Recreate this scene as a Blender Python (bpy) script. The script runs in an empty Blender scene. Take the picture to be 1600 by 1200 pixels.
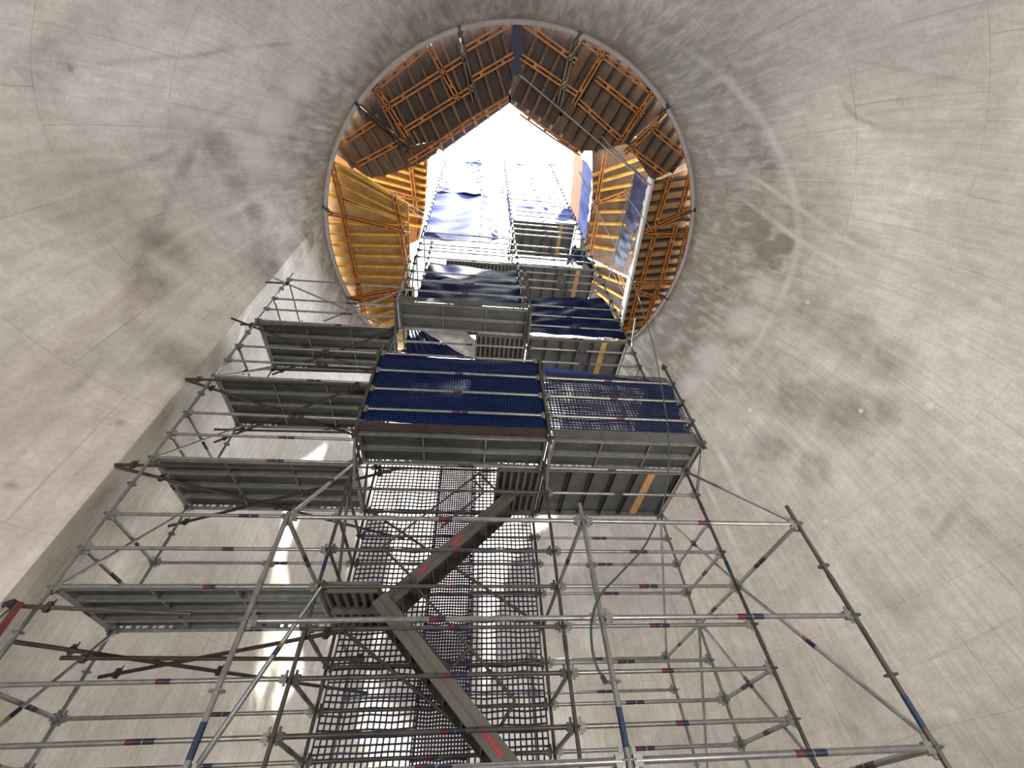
import bpy, math, random
import numpy as np
from mathutils import Vector, Matrix
random.seed(7)
rng = np.random.default_rng(7)
SC = bpy.context.scene
COL = SC.collection
# ------------------------------------------------------------------ camera (metres; the lens is the origin, z up)
F_PX = 660.06
EL, RO, YA = 0.8599, -0.0690, 0.1515
def cam_rot():
    cx, sx, cy, sy, cz, sz = math.cos(EL), math.sin(EL), math.cos(RO), math.sin(RO), math.cos(YA), math.sin(YA)
    Rz = np.array([[cz, -sz, 0], [sz, cz, 0], [0, 0, 1]])
    base = np.array([[1, 0, 0], [0, sx, -cx], [0, cx, sx]])
    Rr = np.array([[cy, -sy, 0], [sy, cy, 0], [0, 0, 1]])
    return Rr @ base @ Rz
RC = cam_rot()
cd = bpy.data.cameras.new('camera'); cam = bpy.data.objects.new('camera', cd); COL.objects.link(cam)
cd.sensor_width = 36; cd.lens = F_PX * 36 / 1600; cd.clip_start = 0.05; cd.clip_end = 500
M3 = Matrix([[RC[0][i], -RC[1][i], -RC[2][i]] for i in range(3)])
cam.matrix_world = M3.to_4x4()
SC.camera = cam
# ------------------------------------------------------------------ view, sky, sun, added fill lights
SC.view_settings.view_transform = 'Standard'; SC.view_settings.look = 'None'
SC.view_settings.gamma = 1; SC.view_settings.use_curve_mapping = False
SC.view_settings.exposure = 0.0
try:
    SC.cycles.use_denoising = True
    SC.cycles.max_bounces = 8; SC.cycles.diffuse_bounces = 4; SC.cycles.glossy_bounces = 3
except Exception:
    pass
world = bpy.data.worlds.new('sky'); SC.world = world; world.use_nodes = True
bg = world.node_tree.nodes['Background']; bg.inputs[0].default_value = (0.88, 0.94, 1.0, 1); bg.inputs[1].default_value = 8.0
def lamp(name, kind, loc, aim, energy, color, size=1.0):
    d = bpy.data.lights.new(name, kind); o = bpy.data.objects.new(name, d); COL.objects.link(o)
    o.location = loc; d.energy = energy; d.color = color
    if kind == 'AREA': d.shape = 'DISK'; d.size = size
    if kind == 'SUN': d.angle = math.radians(1.0)
    if kind == 'SPOT': d.spot_size = math.radians(size); d.spot_blend = 0.6; d.shadow_soft_size = 0.25
    o.rotation_euler = (Vector(aim) - Vector(loc)).to_track_quat('-Z', 'Y').to_euler()
    return o
# the sun stands over the camera's back and shines down the shaft on its far wall
lamp('sun', 'SUN', (2.0, 0.0, 30), (-1.3, 6.3, 17.6), 30, (1.0, 0.96, 0.88))
# unseen fill lights, added to brighten the side walls, far wall and formwork
lamp('fill_light', 'AREA', (3.5, -2.2, -1.0), (7.0, 4.0, 7.0), 610, (1.0, 0.95, 0.905), 1.6)
lamp('fill_light', 'AREA', (-4.6, -2.0, -1.0), (-8.0, 4.0, 7.0), 500, (1.0, 0.955, 0.92), 1.6)
lamp('fill_light', 'AREA', (0.5, 10.6, -1.2), (0.6, 12.8, 4.0), 190, (1.0, 0.95, 0.90), 1.5)
lamp('fill_light', 'SPOT', (4.6, 2.4, 0.0), (1.5, 6.0, 15.3), 900, (1.0, 0.88, 0.70), 60)
# ------------------------------------------------------------------ points of the photograph turned into places in the shaft
def ray(px, py): return np.array([(px - 800) / F_PX, (py - 600) / F_PX, 1.0]) @ RC
def at_z(px, py, z): d = ray(px, py); return d * (z / d[2])
def at_y(px, py, y): d = ray(px, py); return d * (y / d[1])
def at_x(px, py, x): d = ray(px, py); return d * (x / d[0])
# ------------------------------------------------------------------ materials
def nt(m): m.use_nodes = True; return m.node_tree, m.node_tree.nodes, m.node_tree.links
def simple(name, col, rough=0.6, metal=0.0, var=0.15, scale=6.0, bump=0.0, stretch=None):
    m = bpy.data.materials.new(name); t, N, L = nt(m); b = N['Principled BSDF']
    b.inputs['Roughness'].default_value = rough; b.inputs['Metallic'].default_value = metal
    tc = N.new('ShaderNodeTexCoord'); src = tc.outputs['Object']
    if stretch:
        mp = N.new('ShaderNodeMapping'); L.new(src, mp.inputs[0]); mp.inputs['Scale'].default_value = stretch; src = mp.outputs[0]
    no = N.new('ShaderNodeTexNoise'); L.new(src, no.inputs['Vector']); no.inputs['Scale'].default_value = scale; no.inputs['Detail'].default_value = 5
    r = N.new('ShaderNodeValToRGB'); L.new(no.outputs[0], r.inputs[0])
    lo = [max(0, c * (1 - var)) for c in col]; hi = [min(1, c * (1 + var)) for c in col]
    r.color_ramp.elements[0].position = 0.3; r.color_ramp.elements[1].position = 0.7
    r.color_ramp.elements[0].color = (*lo, 1); r.color_ramp.elements[1].color = (*hi, 1)
    L.new(r.outputs[0], b.inputs['Base Color'])
    if bump:
        bp = N.new('ShaderNodeBump'); bp.inputs['Strength'].default_value = bump; bp.inputs['Distance'].default_value = 0.02
        L.new(no.outputs[0], bp.inputs['Height']); L.new(bp.outputs[0], b.inputs['Normal'])
    return m
M = {}
M['galv_sunlit'] = simple('sunlit_galvanised_steel', (0.40, 0.405, 0.40), 0.36, 0.75, 0.2, 9)  # lighter copy for the braces, sunlight put into the colour
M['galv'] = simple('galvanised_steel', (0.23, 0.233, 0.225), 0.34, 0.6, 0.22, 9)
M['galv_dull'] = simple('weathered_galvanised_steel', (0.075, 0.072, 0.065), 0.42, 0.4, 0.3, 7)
M['rust'] = simple('dark_rusty_tube', (0.045, 0.032, 0.027), 0.6, 0.35, 0.4, 14)
M['orange'] = simple('orange_painted_steel', (0.33, 0.12, 0.022), 0.5, 0.1, 0.3, 5)
M['yellow'] = simple('yellow_formwork_timber', (0.46, 0.25, 0.035), 0.55, 0, 0.25, 4)
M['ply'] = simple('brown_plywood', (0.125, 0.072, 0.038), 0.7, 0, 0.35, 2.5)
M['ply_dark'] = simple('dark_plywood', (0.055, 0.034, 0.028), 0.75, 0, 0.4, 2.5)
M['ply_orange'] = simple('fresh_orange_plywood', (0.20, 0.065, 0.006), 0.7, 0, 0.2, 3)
M['timber'] = simple('sawn_timber', (0.40, 0.23, 0.09), 0.6, 0, 0.35, 6, 0, (1, 0.15, 1))
M['alu'] = simple('aluminium', (0.13, 0.12, 0.105), 0.55, 0.3, 0.12, 5)
M['alu_dark'] = simple('stained_aluminium', (0.035, 0.03, 0.026), 0.65, 0.3, 0.4, 8)
M['deckpanel'] = simple('grey_deck_panel', (0.085, 0.087, 0.09), 0.6, 0.3, 0.25, 3)
M['toe'] = simple('dark_brown_board', (0.028, 0.017, 0.014), 0.7, 0, 0.4, 5)
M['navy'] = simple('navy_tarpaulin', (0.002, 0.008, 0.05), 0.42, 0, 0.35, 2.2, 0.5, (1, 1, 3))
M['tarp_lit'] = simple('sunlit_blue_tarpaulin', (0.045, 0.055, 0.17), 0.6, 0, 0.35, 2.5, 0.6, (1, 1, 4))  # paler copy of the tarpaulin, daylight at the tower top put into the colour
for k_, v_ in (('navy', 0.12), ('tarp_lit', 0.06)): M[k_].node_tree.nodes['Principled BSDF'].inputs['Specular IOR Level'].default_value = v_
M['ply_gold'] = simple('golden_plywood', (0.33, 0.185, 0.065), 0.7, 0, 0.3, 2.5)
M['slate'] = simple('slate_blue_tarpaulin', (0.016, 0.02, 0.05), 0.5, 0, 0.35, 2.5, 0.5)
M['blue'] = simple('bright_blue_tarpaulin', (0.008, 0.045, 0.19), 0.4, 0, 0.4, 3, 0.4, (1, 1, 3))
M['navynet'] = simple('navy_netting', (0.006, 0.02, 0.085), 0.5, 0, 0.3, 3)
M['net'] = simple('dark_blue_netting', (0.012, 0.016, 0.05), 0.6, 0, 0.2, 3)
M['net_white'] = simple('pale_grey_netting', (0.02, 0.022, 0.03), 0.6, 0, 0.2, 3)
M['black'] = simple('black_rubber', (0.012, 0.016, 0.015), 0.45, 0, 0.2, 3)
M['green'] = simple('dark_green_hose', (0.03, 0.06, 0.05), 0.45, 0, 0.2, 3)
M['white'] = simple('off_white_paint', (0.40, 0.38, 0.36), 0.6, 0, 0.12, 3)
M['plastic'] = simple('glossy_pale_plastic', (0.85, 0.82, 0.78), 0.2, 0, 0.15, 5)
M['lip'] = simple('pale_concrete_lip', (0.34, 0.32, 0.32), 0.7, 0, 0.12, 3)
M['red'] = simple('red_sticker', (0.50, 0.02, 0.02), 0.5, 0, 0.1, 3)
M['maroon'] = simple('maroon_sticker', (0.09, 0.006, 0.018), 0.5, 0, 0.2, 30)
M['bluest'] = simple('dark_blue_sticker', (0.008, 0.01, 0.035), 0.5, 0, 0.2, 30)
M['bluetape'] = simple('blue_tape', (0.003, 0.022, 0.06), 0.5, 0, 0.3, 12)
M['gold'] = simple('amber_sticker', (0.25, 0.11, 0.02), 0.5, 0, 0.2, 20)
M['pipe_red'] = simple('faded_red_paint', (0.13, 0.02, 0.024), 0.6, 0, 0.25, 6)
def perforated():
    m = bpy.data.materials.new('perforated_steel_plank'); t, N, L = nt(m); b = N['Principled BSDF']
    b.inputs['Roughness'].default_value = 0.42; b.inputs['Metallic'].default_value = 0.6
    tc = N.new('ShaderNodeTexCoord'); v = N.new('ShaderNodeTexVoronoi'); v.inputs['Scale'].default_value = 26; v.inputs['Randomness'].default_value = 0.0
    L.new(tc.outputs['Object'], v.inputs['Vector'])
    r = N.new('ShaderNodeValToRGB'); r.color_ramp.elements[0].position = 0.30; r.color_ramp.elements[1].position = 0.36
    r.color_ramp.elements[0].color = (0.03, 0.03, 0.03, 1); r.color_ramp.elements[1].color = (0.13, 0.14, 0.135, 1)
    L.new(v.outputs['Distance'], r.inputs[0])
    no = N.new('ShaderNodeTexNoise'); no.inputs['Scale'].default_value = 3; L.new(tc.outputs['Object'], no.inputs['Vector'])
    mx = N.new('ShaderNodeMixRGB'); mx.blend_type = 'MULTIPLY'; mx.inputs[0].default_value = 0.6
    L.new(r.outputs[0], mx.inputs[1]); L.new(no.outputs[0], mx.inputs[2]); L.new(mx.outputs[0], b.inputs['Base Color'])
    bp = N.new('ShaderNodeBump'); bp.inputs['Strength'].default_value = 0.6; bp.inputs['Distance'].default_value = 0.01
    L.new(v.outputs['Distance'], bp.inputs['Height']); L.new(bp.outputs[0], b.inputs['Normal'])
    return m
M['perf'] = perforated()
def concrete():
    m = bpy.data.materials.new('cast_concrete'); t, N, L = nt(m); b = N['Principled BSDF']
    b.inputs['Roughness'].default_value = 0.62
    uv = N.new('ShaderNodeUVMap'); uv.uv_map = 'UVMap'
    tc = N.new('ShaderNodeTexCoord')
    def noise(src, sc, det=6, stretch=None, dist=0.0):
        if stretch:
            mp = N.new('ShaderNodeMapping'); L.new(src, mp.inputs[0]); mp.inputs['Scale'].default_value = stretch; src = mp.outputs[0]
        n = N.new('ShaderNodeTexNoise'); n.inputs['Scale'].default_value = sc; n.inputs['Detail'].default_value = det; n.inputs['Distortion'].default_value = dist
        L.new(src, n.inputs['Vector']); return n.outputs[0]
    def ramp(src, p0, c0, p1, c1):
        r = N.new('ShaderNodeValToRGB'); L.new(src, r.inputs[0])
        r.color_ramp.elements[0].position = p0; r.color_ramp.elements[1].position = p1
        r.color_ramp.elements[0].color = (*c0, 1); r.color_ramp.elements[1].color = (*c1, 1); return r.outputs[0]
    def mix(mode, f, a, c):
        x = N.new('ShaderNodeMixRGB'); x.blend_type = mode
        if isinstance(f, float): x.inputs[0].default_value = f
        else: L.new(f, x.inputs[0])
        for i, s in ((1, a), (2, c)):
            if isinstance(s, tuple): x.inputs[i].default_value = (*s, 1)
            else: L.new(s, x.inputs[i])
        return x.outputs[0]
    O = tc.outputs['Object']; U = uv.outputs[0]
    base = ramp(noise(O, 0.45, 8, None, 0.6), 0.34, (0.485, 0.452, 0.415), 0.62, (0.645, 0.61, 0.572))
    fine = mix('MULTIPLY', 1.0, ramp(noise(O, 3.0, 12, None, 0.3), 0.34, (0.91, 0.90, 0.885), 0.62, (1.05, 1.05, 1.04)), ramp(noise(O, 16, 8), 0.32, (0.91, 0.905, 0.90), 0.6, (1.03, 1.03, 1.03)))
    c = mix('MULTIPLY', 1.0, base, fine)
    streak = ramp(noise(U, 3.0, 7, (3.2, 0.20, 1), 0.7), 0.34, (0.86, 0.85, 0.83), 0.62, (1.04, 1.04, 1.04))
    c = mix('MULTIPLY', 0.8, c, streak)
    cross = ramp(noise(U, 2.0, 7, (0.8, 1.6, 1), 2.0), 0.33, (0.86, 0.855, 0.84), 0.6, (1.03, 1.03, 1.03))
    c = mix('MULTIPLY', 0.35, c, cross)
    # shutter board joints
    br = N.new('ShaderNodeTexBrick'); L.new(U, br.inputs['Vector'])
    br.inputs['Scale'].default_value = 1.0; br.inputs['Mortar Size'].default_value = 0.012; br.inputs['Mortar Smooth'].default_value = 1.0
    br.inputs['Brick Width'].default_value = 1.22; br.inputs['Row Height'].default_value = 2.4; br.offset = 0.35
    br.inputs['Color1'].default_value = (1, 1, 1, 1); br.inputs['Color2'].default_value = (0.95, 0.95, 0.945, 1); br.inputs['Mortar'].default_value = (0.74, 0.70, 0.64, 1)
    c = mix('MULTIPLY', ramp(noise(O, 0.9, 3), 0.36, (0.1, 0.1, 0.1), 0.6, (0.75, 0.75, 0.75)), c, br.outputs[0])
    # rust and water stains, patch repairs, painted ring shade: laid out on the wall itself
    dk = N.new('ShaderNodeAttribute'); dk.attribute_name = 'stain_shade'
    lt = N.new('ShaderNodeAttribute'); lt.attribute_name = 'patch'
    bw = N.new('ShaderNodeAttribute'); bw.attribute_name = 'rusty'
    nn = noise(U, 2.4, 10, (1.6, 0.7, 1), 0.3)
    def broke(a):
        mm = N.new('ShaderNodeMath'); mm.operation = 'MULTIPLY_ADD'; L.new(nn, mm.inputs[0]); mm.inputs[1].default_value = 1.7; mm.inputs[2].default_value = -0.85
        ad = N.new('ShaderNodeMath'); ad.operation = 'MULTIPLY_ADD'; L.new(mm.outputs[0], ad.inputs[0]); L.new(a, ad.inputs[1]); L.new(a, ad.inputs[2]); ad.use_clamp = True
        return ad.outputs[0]
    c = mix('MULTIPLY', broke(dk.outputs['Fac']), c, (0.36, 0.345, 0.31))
    c = mix('MULTIPLY', broke(bw.outputs['Fac']), c, (0.70, 0.58, 0.44))
    c = mix('MIX', broke(lt.outputs['Fac']), c, (0.68, 0.655, 0.615))
    L.new(c, b.inputs['Base Color'])
    bp = N.new('ShaderNodeBump'); bp.inputs['Strength'].default_value = 0.25; bp.inputs['Distance'].default_value = 0.03
    L.new(noise(O, 5, 8), bp.inputs['Height'])
    bp2 = N.new('ShaderNodeBump'); bp2.inputs['Strength'].default_value = 0.35; bp2.inputs['Distance'].default_value = 0.03; bp2.invert = True
    L.new(br.outputs['Fac'], bp2.inputs['Height']); L.new(bp.outputs[0], bp2.inputs['Normal'])
    L.new(bp2.outputs[0], b.inputs['Normal'])
    return m
M['concrete'] = concrete()
M['floor'] = simple('rough_concrete_floor', (0.42, 0.40, 0.36), 0.8, 0, 0.25, 1.5)
# ------------------------------------------------------------------ mesh collector
class MB:
    def __init__(s): s.v = []; s.f = []; s.n = 0; s.mi = []; s.sm = []
    def add(s, vs, fs, mi=0, smooth=False):
        s.v.extend([tuple(map(float, p)) for p in vs]); s.f.extend([tuple(i + s.n for i in q) for q in fs]); s.n += len(vs)
        s.mi.extend([mi] * len(fs)); s.sm.extend([smooth] * len(fs))
    def tube(s, a, b, r=0.0242, n=8, mi=0, caps=True, r2=None):
        a = Vector(a); b = Vector(b); d = (b - a)
        if d.length < 1e-6: return
        d.normalize(); u = d.orthogonal().normalized(); w = d.cross(u)
        r2 = r if r2 is None else r2
        vs = []
        for P, rr in ((a, r), (b, r2)):
            for i in range(n):
                t = 2 * math.pi * i / n; vs.append(P + (u * math.cos(t) + w * math.sin(t)) * rr)
        s.add(vs, [(i, (i + 1) % n, n + (i + 1) % n, n + i) for i in range(n)], mi, True)
        if caps: s.add(vs, [tuple(range(n))[::-1], tuple(range(n, 2 * n))], mi)
    def bar(s, a, b, w, h, up=(0, 0, 1), mi=0):
        a = Vector(a); b = Vector(b); d = (b - a).normalized(); up = Vector(up)
        x = d.cross(up)
        if x.length < 1e-4: x = d.orthogonal()
        x.normalize(); y = x.cross(d).normalized(); x = x * w / 2; y = y * h / 2
        vs = [a - x - y, a + x - y, a + x + y, a - x + y, b - x - y, b + x - y, b + x + y, b - x + y]
        s.add(vs, [(3, 2, 1, 0), (4, 5, 6, 7), (0, 1, 5, 4), (1, 2, 6, 5), (2, 3, 7, 6), (3, 0, 4, 7)], mi)
    def box(s, lo, hi, mi=0):
        x0, y0, z0 = lo; x1, y1, z1 = hi
        vs = [(x0, y0, z0), (x1, y0, z0), (x1, y1, z0), (x0, y1, z0), (x0, y0, z1), (x1, y0, z1), (x1, y1, z1), (x0, y1, z1)]
        s.add(vs, [(3, 2, 1, 0), (4, 5, 6, 7), (0, 1, 5, 4), (1, 2, 6, 5), (2, 3, 7, 6), (3, 0, 4, 7)], mi)
    def prism(s, poly, z0, z1, mi=0):
        n = len(poly); vs = [(p[0], p[1], z0) for p in poly] + [(p[0], p[1], z1) for p in poly]
        s.add(vs, [tuple(range(n))[::-1], tuple(range(n, 2 * n))] + [(i, (i + 1) % n, n + (i + 1) % n, n + i) for i in range(n)], mi)
    def path(s, pts, r, n=6, mi=0):
        for a, b in zip(pts[:-1], pts[1:]): s.tube(a, b, r, n, mi)
    def build(s, name, mats, parent=None, kind=None, label=None):
        me = bpy.data.meshes.new(name); me.from_pydata(s.v, [], s.f); me.update()
        if not isinstance(mats, (list, tuple)): mats = [mats]
        for m in mats: me.materials.append(m)
        if len(mats) > 1: me.polygons.foreach_set('material_index', s.mi)
        me.polygons.foreach_set('use_smooth', s.sm)
        o = bpy.data.objects.new(name, me); COL.objects.link(o)
        if parent is not None:
            o.parent = parent
            pl = Vector((0, 0, 0)); q = parent
            while q is not None: pl += Vector(q.location); q = q.parent
            me.transform(Matrix.Translation(-pl))
        if kind: o['kind'] = kind
        if label: o['label'] = label
        return o
def thing(name, label, cat, loc=(0, 0, 0), group=None):
    o = bpy.data.objects.new(name, None); COL.objects.link(o); o.location = loc
    o['label'] = label; o['category'] = cat
    if group: o['group'] = group
    return o
def tag(o, label, cat, group=None):
    o['label'] = label; o['category'] = cat
    if group: o['group'] = group
    return o
# ================================================================== THE SHELL: shaft over a bell-mouthed chamber
HR = 15.2
CX, CY, R0 = 0.0885 * HR, 0.4336 * HR, 0.4438 * HR
def flare(z):
    d = np.maximum(0.0, HR - z)
    return 4.1 * (1 - np.exp(-(d / 4.1) ** 1.45))
def reach(th):                        # th in degrees, 0..360 from +X round to +Y
    th = np.asarray(th, float) % 360
    a = np.clip((th - 187.4) / 26.0, 0, 1)
    left = np.sin(a * math.pi / 2) ** 0.95
    b = np.clip((th - 22.0) / 50.0, 0, 1)
    right = 0.5 + 0.5 * np.cos(b * math.pi)
    return np.where(th > 187.4, left, np.where(th < 100, right, 0.0))
def radius(th, z): return R0 + reach(th) * flare(z)
def wall_hit(px, py):
    d = ray(px, py); d = d / np.linalg.norm(d); t = np.linspace(0.5, 40, 6000)
    P = d[None, :] * t[:, None]
    th = np.degrees(np.arctan2(P[:, 1] - CY, P[:, 0] - CX)); rr = np.hypot(P[:, 0] - CX, P[:, 1] - CY)
    out = np.nonzero(rr > radius(th, P[:, 2]))[0]
    return P[out[0]] if len(out) else P[-1]
FLOOR = -1.6
def build_shell():
    na = 1180
    ths = np.sort(np.concatenate([np.linspace(0, 360, na, endpoint=False), np.array([187.39, 187.41])]))
    na = len(ths)
    zs = HR - (HR - FLOOR) * np.linspace(0, 1, 380)
    T, Z = np.meshgrid(ths, zs)
    Rr = radius(T, Z); X = CX + Rr * np.cos(np.radians(T)); Y = CY + Rr * np.sin(np.radians(T))
    V = np.stack([X, Y, Z], -1).reshape(-1, 3).astype(np.float32)
    nz = len(zs)
    i = np.arange(nz - 1)[:, None] * na + np.arange(na)[None, :]
    j = np.arange(nz - 1)[:, None] * na + (np.arange(na)[None, :] + 1) % na
    Fq = np.stack([i, j, j + na, i + na], -1).reshape(-1, 4).astype(np.int32)
    me = bpy.data.meshes.new('wall_shaft'); me.vertices.add(len(V)); me.vertices.foreach_set('co', V.ravel())
    nf = len(Fq); me.loops.add(nf * 4); me.loops.foreach_set('vertex_index', Fq.ravel())
    me.polygons.add(nf); me.polygons.foreach_set('loop_start', np.arange(nf, dtype=np.int32) * 4)
    me.update(calc_edges=True)
    me.polygons.foreach_set('use_smooth', np.ones(nf, bool))
    # arc length down the wall for the board marks
    dr = np.diff(Rr, axis=0); dz = np.diff(Z, axis=0); S = np.vstack([np.zeros((1, na)), np.cumsum(np.hypot(dr, dz), 0)])
    U = (T / 360 * 2 * math.pi * 8.0).reshape(-1); Vv = S.reshape(-1)
    uvl = me.uv_layers.new(name='UVMap'); lu = np.empty((nf * 4, 2), np.float32)
    idx = Fq.ravel(); lu[:, 0] = U[idx]; lu[:, 1] = Vv[idx]
    wrap = (Fq[:, 1] % na) == 0
    lu2 = lu.reshape(nf, 4, 2); lu2[wrap, 1, 0] += 2 * math.pi * 8.0; lu2[wrap, 2, 0] += 2 * math.pi * 8.0
    uvl.data.foreach_set('uv', lu.ravel())
    att = {k: np.zeros(len(V), np.float32) for k in ('stain_shade', 'patch', 'rusty')}
    def stroke(key, pts, w, s, taper=False):
        P = [wall_hit(*p) for p in pts]; Q = []
        for a, b in zip(P[:-1], P[1:]):
            n = max(2, int(np.linalg.norm(b - a) / (w * 0.5)))
            Q += [a + (b - a) * t for t in np.linspace(0, 1, n, endpoint=False)]
        Q.append(P[-1]); best = np.full(len(V), 9.0, np.float32); nq = len(Q); amp = np.ones(len(V), np.float32)
        for k, q in enumerate(Q):
            d2 = ((V - q.astype(np.float32)) ** 2).sum(1); up = d2 < best; best[up] = d2[up]
            amp[up] = min(1.0, .12 + 3.5 * min(k, nq - 1 - k) / nq) * (0.75 + 0.25 * math.sin(k * w * 2.1 + s * 40))
        val = s * amp * np.clip(1.6 - np.sqrt(best) / w, 0, 1)
        att[key] = np.maximum(att[key], val)
    def blob(key, pts, w, s):
        for p in pts:
            q = wall_hit(p[0], p[1]).astype(np.float32); ww = p[2] if len(p) > 2 else w
            d = np.sqrt(((V - q) ** 2).sum(1)); att[key] = np.maximum(att[key], s * np.clip(1.5 - d / ww, 0, 1))
    # left: curved formwork joint, long rust lines, the broad dark band in the top corner
    stroke('stain_shade', [(440, 110), (390, 140), (330, 190), (290, 260), (258, 320), (228, 400), (210, 450), (203, 500), (212, 560)], 0.11, 0.5)
    stroke('rusty', [(225, 400), (208, 460), (203, 500)], 0.2, 0.35)
    stroke('rusty', [(0, 612), (110, 540), (200, 455), (300, 370), (430, 290)], 0.06, 0.35)
    stroke('patch', [(235, 405), (300, 360), (370, 325), (440, 285)], 0.07, 0.5)
    stroke('patch', [(230, 490), (300, 440), (350, 400)], 0.06, 0.4)
    stroke('stain_shade', [(0, 110), (150, 102), (300, 88), (450, 68), (640, 50)], 0.05, 0.45)
    stroke('stain_shade', [(0, 158), (60, 110), (120, 60), (180, 10)], 0.34, 0.42)
    stroke('stain_shade', [(150, 280), (260, 240), (300, 215)], 0.05, 0.35)
    stroke('stain_shade', [(0, 745), (160, 560), (330, 440)], 0.035, 0.3)
    blob('stain_shade', [(255, 380, .45), (240, 450, .45), (265, 555, .4), (300, 580, .35), (345, 235, .5), (470, 350, .5), (420, 420, .5), (455, 300, .5), (400, 330, .35), (370, 290, .35), (465, 400, .6)], 0.4, 0.55)  # stains, with shade painted in on the left flank near the ring
    blob('patch', [(430, 180, .5), (400, 240, .4), (470, 130, .4), (350, 520, .3), (330, 470, .25)], 0.4, 0.35)
    blob('stain_shade', [(185, 660, .06), (20, 760, .05), (110, 108, .07)], .05, .7)
    # down both sides of the upright corner
    stroke('stain_shade', [(330, 570), (250, 660), (170, 765), (80, 880), (20, 960)], 0.16, 0.5)
    stroke('stain_shade', [(470, 420), (495, 330), (505, 280)], 0.55, 1.0)  # left flank shade under the ring, painted into the concrete
    stroke('stain_shade', [(420, 440), (425, 380), (440, 330)], 0.2, 0.35)
    # right: light arc of the joint, dark smears beside it, scraped light lines
    stroke('patch', [(1000, 50), (1060, 70), (1130, 120), (1185, 180), (1225, 250), (1243, 310), (1248, 380), (1232, 440), (1180, 540), (1120, 610)], 0.09, 0.34)
    stroke('patch', [(1140, 262), (1190, 285), (1240, 320), (1310, 370), (1440, 440)], 0.06, 0.4)
    stroke('patch', [(1150, 305), (1195, 335), (1240, 370), (1290, 400), (1430, 500)], 0.07, 0.45)
    stroke('rusty', [(1260, 330), (1380, 395), (1480, 450), (1600, 530)], 0.08, 0.35)
    blob('stain_shade', [(1172, 332, .42), (1185, 362, .45), (1200, 392, .42), (1225, 380, .38), (1212, 412, .28)], 0.3, 1.3)
    blob('stain_shade', [(1120, 160, .5), (1150, 200, .5), (1185, 240, .45), (1200, 270, .4), (1160, 250, .4)], 0.4, 0.85)  # painted shade darkening the wall between ring and joint
    blob('stain_shade', [(1260, 480, .8), (1330, 520, .8), (1390, 560, .6), (1240, 620, .9), (1320, 650, .8), (1210, 700, .7), (1270, 730, .6), (1380, 640, .4)], 0.7, 0.5)
    blob('patch', [(1110, 560, .6), (1160, 500, .5), (1190, 450, .4), (1080, 600, .4), (1300, 560, .25), (1250, 590, .2)], 0.5, 0.35)
    blob('patch', [(1453, 634, .09), (1345, 642, .05), (1172, 641, .06), (1290, 815, .08), (1488, 1115, .1), (1262, 472, .05)], .08, 1.0)
    blob('stain_shade', [(1336, 1145, .16)], .15, .4)
    stroke('patch', [(1030, 585), (1050, 640), (1085, 720), (1120, 790), (1160, 880), (1185, 960)], 0.07, 0.75)
    stroke('patch', [(1115, 690), (1130, 720), (1165, 790)], 0.09, 0.75)
    stroke('stain_shade', [(1150, 92), (1290, 88), (1450, 118), (1600, 145)], 0.05, 0.35)
    stroke('stain_shade', [(1290, 135), (1340, 185), (1400, 210)], 0.05, 0.4)
    stroke('rusty', [(1330, 740), (1380, 690), (1420, 640)], 0.05, 0.3)
    stroke('rusty', [(1396, 1052), (1450, 1030), (1530, 995), (1600, 955)], 0.03, 0.55)
    stroke('stain_shade', [(1440, 860), (1470, 830), (1500, 790)], 0.1, 0.4)
    stroke('stain_shade', [(1100, 880), (1060, 940), (1010, 1000)], 0.03, 0.2)
    stroke('rusty', [(1240, 1000), (1290, 1090), (1330, 1180)], 0.06, 0.3)
    stroke('patch', [(1240, 850), (1300, 960), (1340, 1040)], 0.08, 0.2)
    # grime and painted shade below the ring, and runs on the back wall
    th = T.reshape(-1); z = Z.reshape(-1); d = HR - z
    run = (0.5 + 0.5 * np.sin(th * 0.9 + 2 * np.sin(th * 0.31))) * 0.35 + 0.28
    att['stain_shade'] = np.maximum(att['stain_shade'], (run * np.clip(1.5 - d / 1.9, 0, 1)).astype(np.float32))
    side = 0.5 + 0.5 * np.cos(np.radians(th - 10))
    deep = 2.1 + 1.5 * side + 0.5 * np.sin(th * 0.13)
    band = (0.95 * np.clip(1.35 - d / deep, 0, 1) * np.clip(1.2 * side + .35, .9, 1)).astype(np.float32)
    att['stain_shade'] = np.maximum(att['stain_shade'], band)
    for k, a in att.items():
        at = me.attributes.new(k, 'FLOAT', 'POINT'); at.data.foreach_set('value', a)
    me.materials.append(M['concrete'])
    o = bpy.data.objects.new('wall_shaft', me); COL.objects.link(o); o['kind'] = 'structure'
    # the pale concrete lip of the ring
    lip = MB(); n = 160
    vs = []
    for k in range(n):
        a = 2 * math.pi * k / n
        for rr, zz in ((R0 + 0.02, HR), (R0 - 0.13, HR), (R0 - 0.13, HR + 0.14), (R0 + 0.02, HR + 0.14)):
            vs.append((CX + rr * math.cos(a), CY + rr * math.sin(a), zz))
    fs = []
    for k in range(n):
        q = (k + 1) % n
        for e in range(4): fs.append((k * 4 + e, k * 4 + (e + 1) % 4, q * 4 + (e + 1) % 4, q * 4 + e))
    lip.add(vs, fs, 0, True); lip.build('trim_ring', M['lip'], None, 'structure')
    fl = MB(); pts = [(CX + 11.2 * math.cos(2 * math.pi * k / 64), CY + 11.2 * math.sin(2 * math.pi * k / 64)) for k in range(64)]
    fl.prism(pts, FLOOR - 0.2, FLOOR); fl.build('floor', M['floor'], None, 'structure')
build_shell()
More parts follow.
